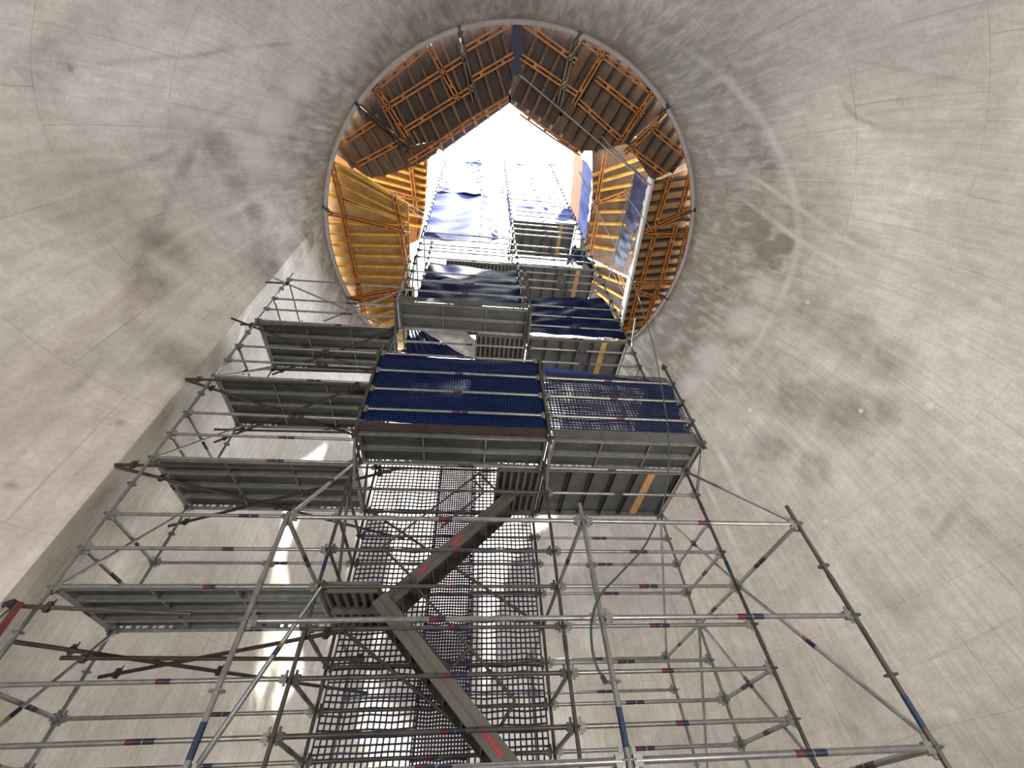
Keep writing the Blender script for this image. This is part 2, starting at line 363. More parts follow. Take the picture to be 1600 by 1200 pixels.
# ================================================================== SCAFFOLD GRID
XL, X0, X1, X2 = -4.898, -1.818, 1.309, 3.873
YA_, YF, YB, YC, YD = 4.087, 4.937, 5.697, 7.094, 8.661
Z0 = 2.52
def zk(k): return Z0 - 0.5 * k
SG = 'galvanised scaffold towers in the shaft'
def standard(par, x, y, kb, kt, up=0.12, mat='galv_dull', tape=None, lo=None):
    m = MB(); zb = FLOOR if kb is None else (zk(kb) - 0.12 if lo is None else lo)
    m.tube((x, y, zb), (x, y, zk(kt) + up), 0.0242, 10)
    kk = kt
    ks = 8 if kb is None else kb
    while kk <= ks:
        z = zk(kk); m.tube((x, y, z - 0.005), (x, y, z + 0.005), 0.061, 12)
        if (kk % 4) == 2: m.tube((x, y, z + .22), (x, y, z + .40), 0.029, 10)
        kk += 1
    if kb is None: m.box((x - .09, y - .09, FLOOR), (x + .09, y + .09, FLOOR + .012)); m.tube((x, y, FLOOR), (x, y, FLOOR + .3), .035, 8)
    o = m.build('standard', M[mat], par)
    if tape:
        for za, zb2 in tape:
            t = MB(); t.tube((x, y, za), (x, y, zb2), 0.0256, 10); t.build('blue_tape', M['bluetape'], o, label='blue tape wound round the tube')
    return o
def heads(m, a, b, r=0.0242):
    a = Vector(a); b = Vector(b); d = (b - a).normalized()
    for P, s in ((a, 1), (b, -1)):
        c0 = P + d * (0.035 * s); c1 = P + d * (0.105 * s)
        m.bar(c0, c1, 0.045, 0.075)
        w = P + d * (0.052 * s); m.bar(w + Vector((0, 0, -.07)), w + Vector((0, 0, .085)), 0.012, 0.03, up=d)
def ledger(par, a, b, name='ledger', mat='galv', stick=True, r=0.0242, f=None):
    m = MB(); A = Vector(a); B = Vector(b); d = (B - A).normalized()
    m.tube(A + d * .04, B - d * .04, r, 8); heads(m, a, b)
    o = m.build(name, M[mat], par)
    if stick:
        L = (B - A).length; q = f if f is not None else (0.5 + random.uniform(-.06, .06)) ; s = MB()
        p = A + d * (L * q); s.tube(p - d * .075, p, r + .0013, 10, 0); s.tube(p, p + d * .07, r + .0013, 10, 1)
        if random.random() < .5: s.tube(p + d * .085, p + d * .19, r + .001, 10, 1)
        s.build('sticker', [M['maroon'], M['bluest']], o, label='maroon and dark blue sticker')
    return o
def brace(par, a, b, mat='galv_sunlit', band=None, r=0.0242, name='diagonal_brace'):
    m = MB(); A = Vector(a); B = Vector(b); d = (B - A).normalized(); m.tube(A, B, r, 8)
    for P, s in ((A, 1), (B, -1)):
        m.bar(P, P + d * (.10 * s), .05, .03)
    o = m.build(name, M[mat], par)
    if band is not None:
        p = A + (B - A) * band; s = MB(); s.tube(p, p + d * .06, r + .0013, 10, 0); s.tube(p + d * .06, p + d * .18, r + .0013, 10, 1)
        s.build('sticker', [M['gold'], M['bluest']], o, label='amber and blue sticker')
    return o
# ---- left tower
T1 = thing('scaffold_tower', 'galvanised scaffold tower tied to the left wall, carrying four steel platforms one above another', 'scaffold', ((XL + X0) / 2, YB, FLOOR), SG)
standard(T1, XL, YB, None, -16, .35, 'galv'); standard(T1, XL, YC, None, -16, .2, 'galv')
for k in (3, 2, -1, -2, -5, -6, -9, -10, -13, -14, -16, 0, -4, -8, -12):
    ledger(T1, (XL, YB, zk(k)), (X0, YB, zk(k)), f=.58)
    if k not in (-9, -13): ledger(T1, (XL, YB, zk(k)), (XL, YC, zk(k)), 'transom', stick=(k > -7), f=.55)
for k in (3, 2, 0, -2, -4, -6, -8, -10, -12, -14, -16): ledger(T1, (XL, YC, zk(k)), (X0, YC, zk(k)), f=.6)
for k in (4, 0, -4, -8): brace(T1, (XL + .05, YB if True else 0, zk(k)), (XL + .05, YC, zk(k - 4))) if k != 4 else brace(T1, (XL + .05, YB, zk(4)), (XL + .05, YC, zk(0)), band=.4)
# ---- stair tower (middle bay) and its tall upper lifts
T2 = thing('scaffold_tower', 'tall galvanised scaffold tower round the stair, rising from the floor out through the pentagonal opening', 'scaffold', ((X0 + X1) / 2, YB, FLOOR), SG)
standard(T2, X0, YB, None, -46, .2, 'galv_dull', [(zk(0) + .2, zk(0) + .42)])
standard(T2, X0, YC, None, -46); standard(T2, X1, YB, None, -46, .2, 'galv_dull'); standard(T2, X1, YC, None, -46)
for k in list(range(3, -1, -1)) + [-1, -3, -4, -8, -9, -11, -12, -17, -18, -20, -21, -22, -23, -24, -37, -38, -39, -41, -43, -45]:
    ledger(T2, (X0, YB, zk(k)), (X1, YB, zk(k)), mat='galv_dull' if k > -4 else 'galv', f=.56)
for k in (3, 2, 1, 0, -1, -2, -3, -4, -6, -8, -10, -12, -16, -20, -24, -28, -32, -36, -40, -44):
    ledger(T2, (X0, YC, zk(k)), (X1, YC, zk(k)), mat='galv_dull', f=.5)
for k in (3, 2, 1, 0, -1, -2, -3, -4, -6, -8, -10, -12, -14, -16, -20, -24, -28, -32, -36, -40, -44):
    ledger(T2, (X0, YB, zk(k)), (X0, YC, zk(k)), 'transom', 'galv_dull', stick=(k > -4))
for k in (3, 2, 0, -4, -8, -12, -16, -20, -24, -28, -32, -36, -40, -44):
    ledger(T2, (X1, YB, zk(k)), (X1, YC, zk(k)), 'transom', 'galv_dull', stick=False)
for k in (0, 4, -12): brace(T2, (X0 + .05, YC - .05, zk(k - 4)), (X1 - .05, YC - .05, zk(k)), 'galv_dull')
for k in (0, -4, -8, -16): brace(T2, (X0 - .05, YB, zk(k - 4)), (X0 - .05, YC, zk(k)), 'galv_dull')
# ---- right tower
T3 = thing('scaffold_tower', 'galvanised scaffold tower on the right side with solid panel decks, beside the stair tower', 'scaffold', ((X1 + X2) / 2, YB, FLOOR), SG)
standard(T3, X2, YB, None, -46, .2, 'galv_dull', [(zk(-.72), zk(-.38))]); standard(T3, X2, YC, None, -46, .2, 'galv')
for k in [3, 2, 1, 0, -1, -3, -4, -9, -10, -11, -12, -13, -14, -15, -17, -18, -19, -20, -21, -22, -23, -25, -26, -27, -28, -29, -30, -32, -33, -34, -36, -38, -40, -42, -44]:
    ledger(T3, (X1, YB, zk(k)), (X2, YB, zk(k)), f=.47)
for k in (3, 2, 1, -1, -2, -3, -4, -8, -12, -16, -20, -24, -26, -28, -30, -32, -34, -36, -38, -40, -42, -44):
    ledger(T3, (X1, YC, zk(k)), (X2, YC, zk(k)), f=.45)
for k in (3, 2, 0, -1, -2, -4, -8, -10, -12, -16, -20, -24, -28, -32, -36, -40, -44):
    ledger(T3, (X2, YB, zk(k)), (X2, YC, zk(k)), 'transom', stick=(k > -3))
brace(T3, (X2 + .05, YC, zk(-4)), (X2 + .05, YB, zk(0)), band=.45); brace(T3, (X2 + .05, YC, zk(0)), (X2 + .05, YB, zk(4)), band=.45)
# ---- outrigger bay in front
T4 = thing('scaffold_bay', 'low front row of galvanised scaffold standards nearest the camera, braced back to the stair tower', 'scaffold', ((X0 + X2) / 2, YA_, FLOOR))
standard(T4, X0, YA_, None, 0, .05, 'galv', [(zk(3.8), zk(3.38))]); standard(T4, X1, YA_, None, 0, .22, 'galv', [(zk(3.85), zk(3.35))])
standard(T4, X2, YA_, None, 0, .24, 'galv_dull', [(zk(3.75), zk(3.3))])
for k in (0, 2, 4, 6):
    ledger(T4, (X0, YA_, zk(k)), (X1, YA_, zk(k)), f=.52); ledger(T4, (X1, YA_, zk(k)), (X2, YA_, zk(k)), f=.55)
for x, ks in ((X0, (0, 4)), (X1, (0, 4)), (X2, (0, 4))):
    for k in ks: ledger(T4, (x, YA_, zk(k)), (x, YB, zk(k)), 'transom')
brace(T4, (X0, YA_, zk(0)), (X0, YB, zk(-4)), band=.5); brace(T4, (X2, YA_, zk(0)), (X2, YB, zk(-4)), band=None)
brace(T4, (X0 + .04, YB, zk(0)), (X0 + .04, YA_, zk(4)), band=.45); brace(T4, (X2 + .04, YB, zk(0)), (X2 + .04, YA_, zk(4)), band=.45)
# ---- rear bay
T5 = thing('scaffold_bay', 'rear row of thin galvanised scaffold standards standing against the far wall behind the blue netting', 'scaffold', ((X0 + X2) / 2, YD, FLOOR))
for x in (X0, X1, X2): standard(T5, x, YD, None, 0, .1, 'galv')
for k in (1, 0, 4): ledger(T5, (X0, YD, zk(k)), (X1, YD, zk(k))); ledger(T5, (X1, YD, zk(k)), (X2, YD, zk(k)))
for x in (X0, X1, X2): ledger(T5, (x, YC, zk(0)), (x, YD, zk(0)), 'transom')
brace(T5, (X2, YC, zk(-4)), (X2, YD, zk(0))); brace(T5, (X2, YC, zk(0)), (X2, YD, zk(4)))
# ---- bracket bays hung in front of the tower
XF0 = X0 + .10
T6 = thing('scaffold_bay', 'projecting guard frame of galvanised tubes in front of the dark blue lower netting', 'scaffold', ((X0 + X2) / 2, YF, zk(-4)))
standard(T6, XF0, YF, -4, -8, .30); standard(T6, X1, YF, -4, -8, .25); standard(T6, X2, YF, -4, -8, .1)
for k in (-8, -7, -6, -5): ledger(T6, (XF0, YF, zk(k)), (X1, YF, zk(k)), f=.5)
for k in (-7, -6, -5): ledger(T6, (X1, YF, zk(k)), (X2, YF, zk(k)), f=.5)
for x in (XF0, X1, X2):
    ledger(T6, (x, YF, zk(-4) - .02), (x, YB, zk(-4) - .02), 'bracket', 'galv_dull', False)
    brace(T6, (x, YF, zk(-4)), (x, YB, zk(-3)), 'galv', name='bracket_strut')
for k in (-5, -6): ledger(T6, (X2, YF, zk(k)), (X2, YB, zk(k)), 'transom', 'galv_dull', False)
T7 = thing('scaffold_bay', 'projecting guard frame of galvanised tubes round the small grey platform high on the stair tower', 'scaffold', ((X0 + X1) / 2, YF, zk(-12)))
standard(T7, XF0, YF, -12, -16, .1, 'galv'); standard(T7, X1, YF, -12, -16, -.2)
for k in (-13, -14): ledger(T7, (XF0, YF, zk(k)), (X1, YF, zk(k)), f=.5)
for x in (XF0, X1):
    m = MB()
    m.bar((x - .01, YF - .02, zk(-12) - .10), (x - .01, YB, zk(-12) - .10), .05, .22)
    m.bar((x - .01, YF, zk(-12) - .2), (x - .01, YB, zk(-11)), .04, .05)
    m.build('bracket', M['galv_dull'], T7)
# ================================================================== DECKS
def plank(par, x0, x1, y0, y1, z, mat='perf', ribs=2, slots=False):
    """one steel plank seen from below: perforated sheet, two side flanges, cross ribs; runs along X"""
    m = MB(); y0 += .008; y1 -= .008
    m.box((x0, y0, z - .004), (x1, y1, z), 0)
    m.box((x0, y0 - .004, z - .068), (x1, y0 + .004, z), 1)
    if not slots: m.box((x0, y1 - .004, z - .068), (x1, y1 + .004, z), 1)
    else:
        m.box((x0, y1 - .004, z - .068), (x1, y1 + .004, z - .046), 1); m.box((x0, y1 - .004, z - .006), (x1, y1 + .004, z), 1)
        p = .11; e = 7; m.box((x0 + e * p, y1 - .004, z - .046), (x1 - e * p, y1 + .004, z - .006), 1)
        for i in range(e):
            for a, sg in ((x0 + i * p, 1), (x1 - i * p, -1)):
                w = .035 if i % 2 else .065; m.box((min(a, a + sg * w), y1 - .004, z - .046), (max(a, a + sg * w), y1 + .004, z - .006), 1)
    for y, s in ((y0, 1), (y1, -1)): m.box((x0, min(y, y + s * .03), z - .070), (x1, max(y, y + s * .03), z - .064), 1)
    for i in range(ribs):
        x = x0 + (x1 - x0) * (i + 1) / (ribs + 1); m.box((x - .012, y0, z - .05), (x + .012, y1, z - .004), 1)
    for x in (x0 + .02, x1 - .02): m.box((x - .02, y0, z - .068), (x + .02, y1, z - .004), 1)
    return m.build('plank', [M[mat], M['galv']], par)
def steel_deck(x0, x1, y0, y1, k, n, label, group, toe=None, mat='perf', top=.06):
    z = zk(k) + top
    t = thing('scaffold_platform', label, 'platform', ((x0 + x1) / 2, (y0 + y1) / 2, z - .07), group)
    w = (y1 - y0) / n
    for i in range(n): plank(t, x0 + .03, x1 - .03, y0 + i * w, y0 + (i + 1) * w, z, mat, slots=(i == n - 1 and mat == 'perf'))
    if toe:
        m = MB(); yb = y0 - .03
        m.box((x0 + .03, yb - .012, z - .02), (x1 - .03, yb + .012, z + .15))
        for i in range(4): x = x0 + .04 + (x1 - x0 - .1) * i / 3; m.box((x - .02, yb - .02, z - .02), (x + .02, yb - .012, z + .15))
        m.build('toe_board', M[toe], t, label='dark brown toe board' if toe == 'toe' else 'grey toe board')
    return t
DG = 'perforated steel platforms of the left tower'
names = {0: 'lowest perforated steel platform of the left tower, with round slots along its rear edge', -4: 'second perforated steel platform up the left tower, above a pair of crossed dark tubes',
         -8: 'third perforated steel platform up the left tower, beside the lower blue netting', -12: 'topmost perforated steel platform of the left tower, just below the timber formwork'}
for k in (0, -4, -8, -12): steel_deck(XL, X0, YB + .05, YC - .03, k, 4, names[k], DG)
steel_deck(XF0, X1, YF + .05, YB - .03, -4, 2, 'long perforated steel platform with dark brown toe board under the blue netting', 'projecting platforms in front of the stair', 'toe')
steel_deck(X1 + .03, X2, YF + .05, YB - .03, -4, 2, 'perforated steel platform with smooth grey toe board, right of the brown toe board', 'projecting platforms in front of the stair', 'deckpanel')
steel_deck(XF0, X1, YF + .05, YB - .03, -12, 2, 'small dark grey platform with perforated end brackets, high on the stair tower', 'projecting platforms in front of the stair', 'deckpanel', 'deckpanel')
def panel_deck(k, label, x0=X1 + .05, x1=X2 - .05, tim=.78):
    z = zk(k) + .06
    t = thing('panel_deck', label, 'platform', ((x0 + x1) / 2, (YB + YC) / 2, z - .07), 'solid panel decks of the right tower')
    m = MB(); m.box((x0, YB + .04, z - .012), (x1, YC - .04, z)); m.build('panel', M['deckpanel'], t)
    for i in range(7):
        x = x0 + .05 + (x1 - x0 - .1) * i / 6
        if abs((x - x0) / (x1 - x0) - tim) < .05: continue
        j = MB(); j.box((x - .035, YB + .04, z - .022), (x - .025, YC - .04, z - .012)); j.box((x + .025, YB + .04, z - .022), (x + .035, YC - .04, z - .012))
        j.box((x - .030, YB + .04, z - .09), (x - .024, YC - .04, z - .012)); j.box((x + .024, YB + .04, z - .09), (x + .030, YC - .04, z - .012))
        j.build('joist', M['galv_dull'], t)
    x = x0 + (x1 - x0) * tim; j = MB(); j.box((x - .07, YB + .04, z - .06), (x + .07, YC - .04, z - .013)); j.build('timber_board', M['timber'], t, label='pale sawn timber board')
    for ya in (YC - .05, YB + .03):
        e = MB(); e.box((x0, ya, z - .10), (x1, ya + .02, z)); e.build('edge_channel', M['galv'], t)
panel_deck(-4, 'lowest solid grey panel deck of the right tower, with a yellow timber board under it')
panel_deck(-12, 'second solid grey panel deck up the right tower, above a small white lit plate')
panel_deck(-20, 'third solid grey panel deck up the right tower, level with the upper navy tarpaulin')
panel_deck(-28, 'fourth grey panel deck of the right tower, just inside the pentagonal opening')
def landing(k, x0, x1, label):
    z = zk(k) + .06
    t = thing('stair_landing', label, 'landing', ((x0 + x1) / 2, (YB + YC) / 2, z - .08), 'ribbed stair landings')
    m = MB(); m.box((x0, YB + .05, z - .01), (x1, YC - .05, z)); m.build('panel', M['alu_dark'], t)
    n = max(3, int((x1 - x0) / .11))
    j = MB()
    for i in range(n + 1):
        x = x0 + (x1 - x0) * i / n; j.box((x - .022, YB + .07, z - .06), (x + .022, YC - .07, z - .01))
    j.build('ribs', M['alu'], t)
    for ya in (YB + .03, (YB + YC) / 2, YC - .06):
        e = MB(); e.box((x0, ya, z - .12), (x1, ya + .03, z + .02)); e.build('edge_channel', M['alu'], t)
landing(0, X0 + .05, X0 + .75, 'small ribbed aluminium stair landing at the right end of the lowest left platform')
landing(-4, .55, X1 - .04, 'ribbed aluminium landing at the top of the upper stair flight')
landing(-12, .1, X1 - .04, 'ribbed aluminium landing above the glaring tarpaulin strip, under the small grey platform')
landing(-20, -.9, X1 - .04, 'ribbed aluminium landing behind the upper navy tarpaulin')
# ================================================================== STAIRS
def flight(xa, za, xb, zb, y0, y1, label, marks, rails):
    """aluminium flight from (xa, za) at the foot to (xb, zb) at the head"""
    t = thing('stair_flight', label, 'stairs', ((xa + xb) / 2, (y0 + y1) / 2, min(za, zb)), 'aluminium stair flights')
    for y, nm in ((y0, 'near'), (y1, 'far')):
        m = MB(); m.bar((xa, y, za), (xb, y, zb), .045, .20, up=(0, 0, 1))
        m.bar((xa, y - .012, za + .0), (xb, y - .012, zb), .055, .012); st = m.build('stringer', M['alu'] if y == y0 else M['alu_dark'], t)
        if y == y0:
            d = Vector((xb - xa, 0, zb - za)); L = d.length; d.normalize(); n = Vector((-d.z, 0, d.x))
            if n.z < 0: n = -n
            for u, ln, kind in marks:
                q = MB(); c = Vector((xa, y - .0275, za)) + d * (L * u)
                q.bar(c - d * ln / 2, c + d * ln / 2, .006, .055, up=n, mi=0)
                if kind:
                    for i in range(kind):
                        cc = c + d * (ln * (-.40 + .80 * i / (kind - 1))) + Vector((0, -.004, 0))
                        q.bar(cc - n * .012, cc + n * .012, .002, .008, up=d, mi=1)
                        if i % 2: q.bar(cc - d * .009 + n * .01, cc + d * .009 + n * .01, .002, .004, up=n, mi=1)
                q.build('sticker', [M['red'], M['white']], st, label='red sticker with a line of white lettering')
    n = 9
    for i in range(n):
        f = (i + .5) / n; x = xa + (xb - xa) * f; z = za + (zb - za) * f
        m = MB(); m.box((x - .10, y0 + .02, z + .01), (x + .10, y1 - .02, z + .035)); m.box((x - .10, y0 + .02, z - .03), (x - .085, y1 - .02, z + .01)); m.box((x + .085, y0 + .02, z - .03), (x + .10, y1 - .02, z + .01))
        m.build('tread', M['alu'], t)
    for yy, pts in rails:
        m = MB(); P = [at_y(a, b, yy) for a, b in pts]; m.path(P, .02, 8); m.build('handrail', M['galv_dull'], t)
flight(.95, .36, -1.05, 2.42, 5.80, 6.33, 'lower aluminium stair flight, running down to the right with red stickers on its stringer',
       [(.28, .34, 9), (.05, .10, 4)], [(6.36, [(640, 905), (701, 975), (805, 1094), (768, 1160)]), (6.36, [(610, 935), (652, 988), (703, 1046)]), (6.36, [(732, 1014), (688, 1062)])])
flight(-1.05, 2.62, .82, 4.46, 6.42, 6.98, 'upper aluminium stair flight, climbing to the right towards the ribbed landing',
       [(.52, .24, 8), (.25, .16, 5)], [(6.40, [(650, 908), (597, 855), (749, 739), (783, 775)]), (6.40, [(689, 824), (757, 768), (742, 752)])])
flight(-1.1, zk(-16) + .05, .5, zk(-20) - .05, 6.42, 6.98, 'high stair flight behind the upper navy tarpaulin', [], [])
# ================================================================== NETS AND TARPAULINS
def net(name, label, O, U, V, cu, cv, w, mat, cat='netting', sag=.0):
    """real strands on a rectangle O + s*U + t*V; cu, cv = cell counts"""
    O, U, V = map(Vector, (O, U, V)); nrm = U.cross(V).normalized(); m = MB(); us, vs = U.normalized(), V.normalized()
    def pt(s, t): return O + U * s + V * t + nrm * (sag * math.sin(s * 9 + 2 * math.sin(t * 7)) * .5) + V.normalized() * (sag * .5 * math.sin(s * 12 + t * 40))
    for i in range(cu + 1):
        s = i / cu; n = 6
        for j in range(n): m.bar(pt(s, j / n), pt(s, (j + 1) / n), w, w * .5, up=nrm)
    for j in range(cv + 1):
        t = j / cv; n = 4
        for i in range(n): m.bar(pt(i / n, t), pt((i + 1) / n, t), w, w * .5, up=nrm)
    return tag(m.build(name, M[mat]), label, cat)
zt = zk(-6) + .3
net('safety_net', 'blue-black debris netting hung behind the stair, left panel in front of the sunlit wall', (X0 + .06, YC + .06, zt), (1.25, 0, 0), (0, 0, FLOOR + .1 - zt), 16, 96, .022, 'net', sag=.02)
net('safety_net', 'doubled dark blue debris netting strip hanging in the middle behind the stair', (X0 + 1.28, YC + .075, zt), (.72, 0, 0), (0, 0, FLOOR + .1 - zt), 17, 170, .021, 'net', sag=.015)
net('safety_net', 'blue-black debris netting hung behind the stair, right panel beside the tower post', (X0 + 1.95, YC + .06, zt), (1.12, 0, 0), (0, 0, FLOOR + .1 - zt), 15, 96, .022, 'net', sag=.02)
def sheet(name, label, corners, mat, nx=40, ny=24, amp=.03, fx=3., fy=9., cat='tarpaulin', droop=0.0, thick=.004, seed=0):
    """draped cloth between four corners (top-left, top-right, bottom-right, bottom-left)"""
    c = [Vector(tuple(map(float, p))) for p in corners]; vs = []; r = random.Random(seed); ph = [r.uniform(0, 6) for _ in range(6)]
    nrm = (c[1] - c[0]).cross(c[3] - c[0]).normalized()
    for j in range(ny + 1):
        t = j / ny
        for i in range(nx + 1):
            s = i / nx; p = (c[0] * (1 - s) + c[1] * s) * (1 - t) + (c[3] * (1 - s) + c[2] * s) * t
            wv = math.sin(fy * t * 6.28 + 2.2 * math.sin(fx * s * 3 + ph[0]) + ph[1]) * .5 + math.sin(fy * 1.9 * t * 6.28 + 3 * s * fx + ph[2]) * .3 + math.sin(fx * s * 6.28 + ph[3] + 3 * t) * .35
            p = p + nrm * amp * wv + Vector((0, 0, -1)) * droop * math.sin(math.pi * s) * (1 - t)
            p = p + Vector((0, 0, 1)) * amp * .6 * math.sin(s * 9 + ph[4]) * (1 - t)
            vs.append(p)
    n = len(vs); q = []
    for j in range(ny):
        for i in range(nx): a = j * (nx + 1) + i; q.append((a, a + 1, a + nx + 2, a + nx + 1))
    m = MB(); m.add(vs, q, 0, True)
    m.add([v + nrm * thick for v in vs], [f[::-1] for f in q], 0, True)
    return tag(m.build(name, M[mat]), label, cat)
def ysheet(name, label, px4, y, mat, **k): return sheet(name, label, [at_y(a, b, y) for a, b in px4], mat, **k)
yn = YF + .07
ysheet('tarpaulin', 'dark navy sheeting behind four rails, above the brown toe board', [(592, 551), (841, 566), (861, 680), (560, 655)], yn, 'navy', nx=60, ny=30, amp=.012, fx=2, fy=7, seed=3, droop=.05)
net('safety_net', 'navy netting over the dark sheeting above the brown toe board', (XF0 + .04, yn - .03, zk(-4) + .2), (X1 - XF0 - .08, 0, 0), (0, 0, 1.72), 60, 34, .008, 'navynet', sag=.01)
net('safety_net', 'see-through navy netting above the grey toe board on the right', (X1 + .05, yn - .03, zk(-4) + .2), (X2 - X1 - .1, 0, 0), (0, 0, 1.52), 46, 27, .016, 'net', sag=.02)
net('safety_net', 'second layer of navy netting behind the right guard rails', (X1 + .05, yn + .05, zk(-4) + .2), (X2 - X1 - .1, 0, 0), (0, 0, 1.48), 38, 22, .018, 'navynet', sag=.03)
ysheet('tarpaulin', 'bright blue folded top hem of the netting right of the middle post', [(850, 572), (1050, 602), (1054, 615), (852, 588)], yn + .0, 'blue', nx=40, ny=4, amp=.01, seed=5)
ysheet('tarpaulin', 'plain blue sheeting patch at the right end of the lower netting', [(1010, 600), (1050, 605), (1070, 680), (990, 676)], yn + .08, 'blue', nx=12, ny=12, amp=.01, seed=6)
ysheet('tarpaulin', 'upper navy tarpaulin with a scalloped top edge, behind two rails of the small platform', [(672, 409), (808, 424), (822, 478), (650, 466)], YB + .08, 'navy', nx=70, ny=26, amp=.035, fx=3, fy=2, droop=.08, seed=8)
ysheet('tarpaulin', 'navy tarpaulin behind the rails on the right of the stair tower', [(830, 464), (942, 466), (982, 530), (828, 520)], YB + .09, 'navy', nx=50, ny=22, amp=.035, fx=3, fy=2.5, seed=9)
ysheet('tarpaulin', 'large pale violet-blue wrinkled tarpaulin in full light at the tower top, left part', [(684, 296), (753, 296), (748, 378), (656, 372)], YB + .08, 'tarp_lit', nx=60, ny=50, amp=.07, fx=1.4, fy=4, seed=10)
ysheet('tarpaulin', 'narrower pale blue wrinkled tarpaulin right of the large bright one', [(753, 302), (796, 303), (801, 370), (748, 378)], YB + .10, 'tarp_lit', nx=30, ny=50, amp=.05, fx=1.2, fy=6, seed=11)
ysheet('tarpaulin', 'dark rolled tarpaulin edge lying over the large bright tarpaulin', [(686, 290), (754, 296), (754, 303), (685, 299)], YB - .02, 'navy', nx=30, ny=6, amp=.05, fx=2, fy=1, seed=12)
ysheet('tarpaulin', 'navy flap hanging under the bright tarpaulin beside the middle post', [(768, 358), (800, 356), (802, 374), (772, 368)], YB + .03, 'navy', nx=14, ny=8, amp=.03, seed=13)
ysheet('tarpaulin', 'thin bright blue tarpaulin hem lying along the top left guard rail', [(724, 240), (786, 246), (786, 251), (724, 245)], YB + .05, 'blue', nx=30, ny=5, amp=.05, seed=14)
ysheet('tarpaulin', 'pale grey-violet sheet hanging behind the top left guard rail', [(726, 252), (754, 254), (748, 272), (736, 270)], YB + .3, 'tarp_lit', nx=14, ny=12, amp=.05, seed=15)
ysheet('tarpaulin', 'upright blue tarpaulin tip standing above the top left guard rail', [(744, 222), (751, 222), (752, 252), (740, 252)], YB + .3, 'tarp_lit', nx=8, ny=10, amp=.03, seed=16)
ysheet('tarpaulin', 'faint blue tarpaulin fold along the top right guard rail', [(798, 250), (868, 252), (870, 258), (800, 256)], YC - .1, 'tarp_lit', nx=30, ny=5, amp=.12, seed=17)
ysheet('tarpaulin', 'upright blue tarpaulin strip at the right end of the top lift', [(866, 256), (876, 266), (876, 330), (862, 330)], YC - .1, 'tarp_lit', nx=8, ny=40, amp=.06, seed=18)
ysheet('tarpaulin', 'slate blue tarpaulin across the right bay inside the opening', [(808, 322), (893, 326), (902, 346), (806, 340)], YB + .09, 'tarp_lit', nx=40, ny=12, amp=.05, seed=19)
ysheet('tarpaulin', 'bundled navy tarpaulin at the right post above the third panel deck', [(898, 384), (908, 390), (930, 416), (884, 412)], YB + .12, 'navy', nx=16, ny=14, amp=.12, fx=2, fy=2, seed=20)
net('safety_net', 'pale netting over the right bay at the top of the tower', (X1 + .1, YC + .05, zk(-22)), (X2 - X1 - .2, 0, 0), (0, 0, zk(-44) - zk(-22)), 8, 34, .03, 'net_white', sag=.01)
net('safety_net', 'pale netting over the left bay at the top of the tower', (X0 + .1, YC + .05, zk(-38)), (X1 - X0 - .2, 0, 0), (0, 0, zk(-45) - zk(-38)), 10, 9, .02, 'net_white', sag=.01)
# glare strip behind the stair at mid height and its dark neighbour
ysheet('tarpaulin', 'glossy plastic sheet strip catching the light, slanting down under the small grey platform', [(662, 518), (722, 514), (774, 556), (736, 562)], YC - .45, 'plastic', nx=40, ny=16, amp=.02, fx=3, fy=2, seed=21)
ysheet('tarpaulin', 'dark violet ribbed sheeting left of the glossy plastic strip', [(636, 514), (676, 516), (742, 560), (634, 552)], YC - .12, 'navy', nx=40, ny=16, amp=.02, fx=9, fy=1, seed=22)
# ================================================================== TIES AND LOOSE TUBES
def rusty(label, a, b, couplers=(), group='dark rusty tie tubes of the left tower', ext=0, mat='rust', r=.0242):
    a = Vector(tuple(map(float, a))); b = Vector(tuple(map(float, b))); d = (b - a).normalized()
    a = a - d * ext
    m = MB(); m.tube(a, b, r, 8); o = m.build('tie_tube', M[mat])
    tag(o, label, 'tube', group)
    for f in couplers:
        p = a + (b - a) * f; c = MB(); c.tube(p - d * .035, p + d * .035, .038, 8); c.bar(p + Vector((0, 0, -.05)), p + Vector((0, 0, .06)), .05, .05, up=d); c.tube(p + Vector((.03, 0, -.04)), p + Vector((.03, 0, .09)), .009, 6)
        c.build('coupler', M['rust'], o)
lv = {2.0: 'under the lowest left platform', 4.32: 'under the second left platform', 6.30: 'under the third left platform', 8.28: 'under the topmost left platform'}
ends = {2.0: ((12, 1001), (575, 1083), (155, 1058), (540, 985), (95, 1028), (570, 1030)),
        4.32: ((176, 728), (632, 842), (264, 822), (620, 733), (180, 726), (560, 735)),
        6.30: ((287, 593), (560, 682), (335, 691), (562, 603), (290, 592), (562, 602)),
        8.28: ((357, 496), (577, 581), (426, 585), (622, 514), (376, 507), (616, 515))}
for z, p in ends.items():
    w = lv[z]
    rusty('dark rusty tube slanting back to the right %s' % w, at_z(p[0][0] + 4, p[0][1] + 1, z), at_z(*p[1], z), (.13, .5))
    rusty('dark rusty tube slanting forward to the right %s, crossing another' % w, at_z(*p[2], z - .05), at_z(*p[3], z - .05), (.08, .93))
    zz = z + (.05 if z != 2.0 else -.10)
    rusty('straight dark rusty tube running level from the left wall %s' % w, at_z(*p[4], zz), at_z(*p[5], zz), (.07, .98))
rusty('slim galvanised tube slanting back to the right at the top of the left tower', at_z(427, 434, 10.25), at_z(594, 506, 10.25), (.12,), 'galvanised tubes at the top of the left tower', mat='galv')
rusty('slim galvanised tube slanting forward to the right at the top of the left tower', at_z(506, 502, 10.2), at_z(616, 458, 10.2), (), 'galvanised tubes at the top of the left tower', mat='galv')
rusty('short dark tube from the top of the left tower to the wall', at_z(415, 441, 10.3), at_z(452, 443, 10.3), (.9,), 'short wall tubes')
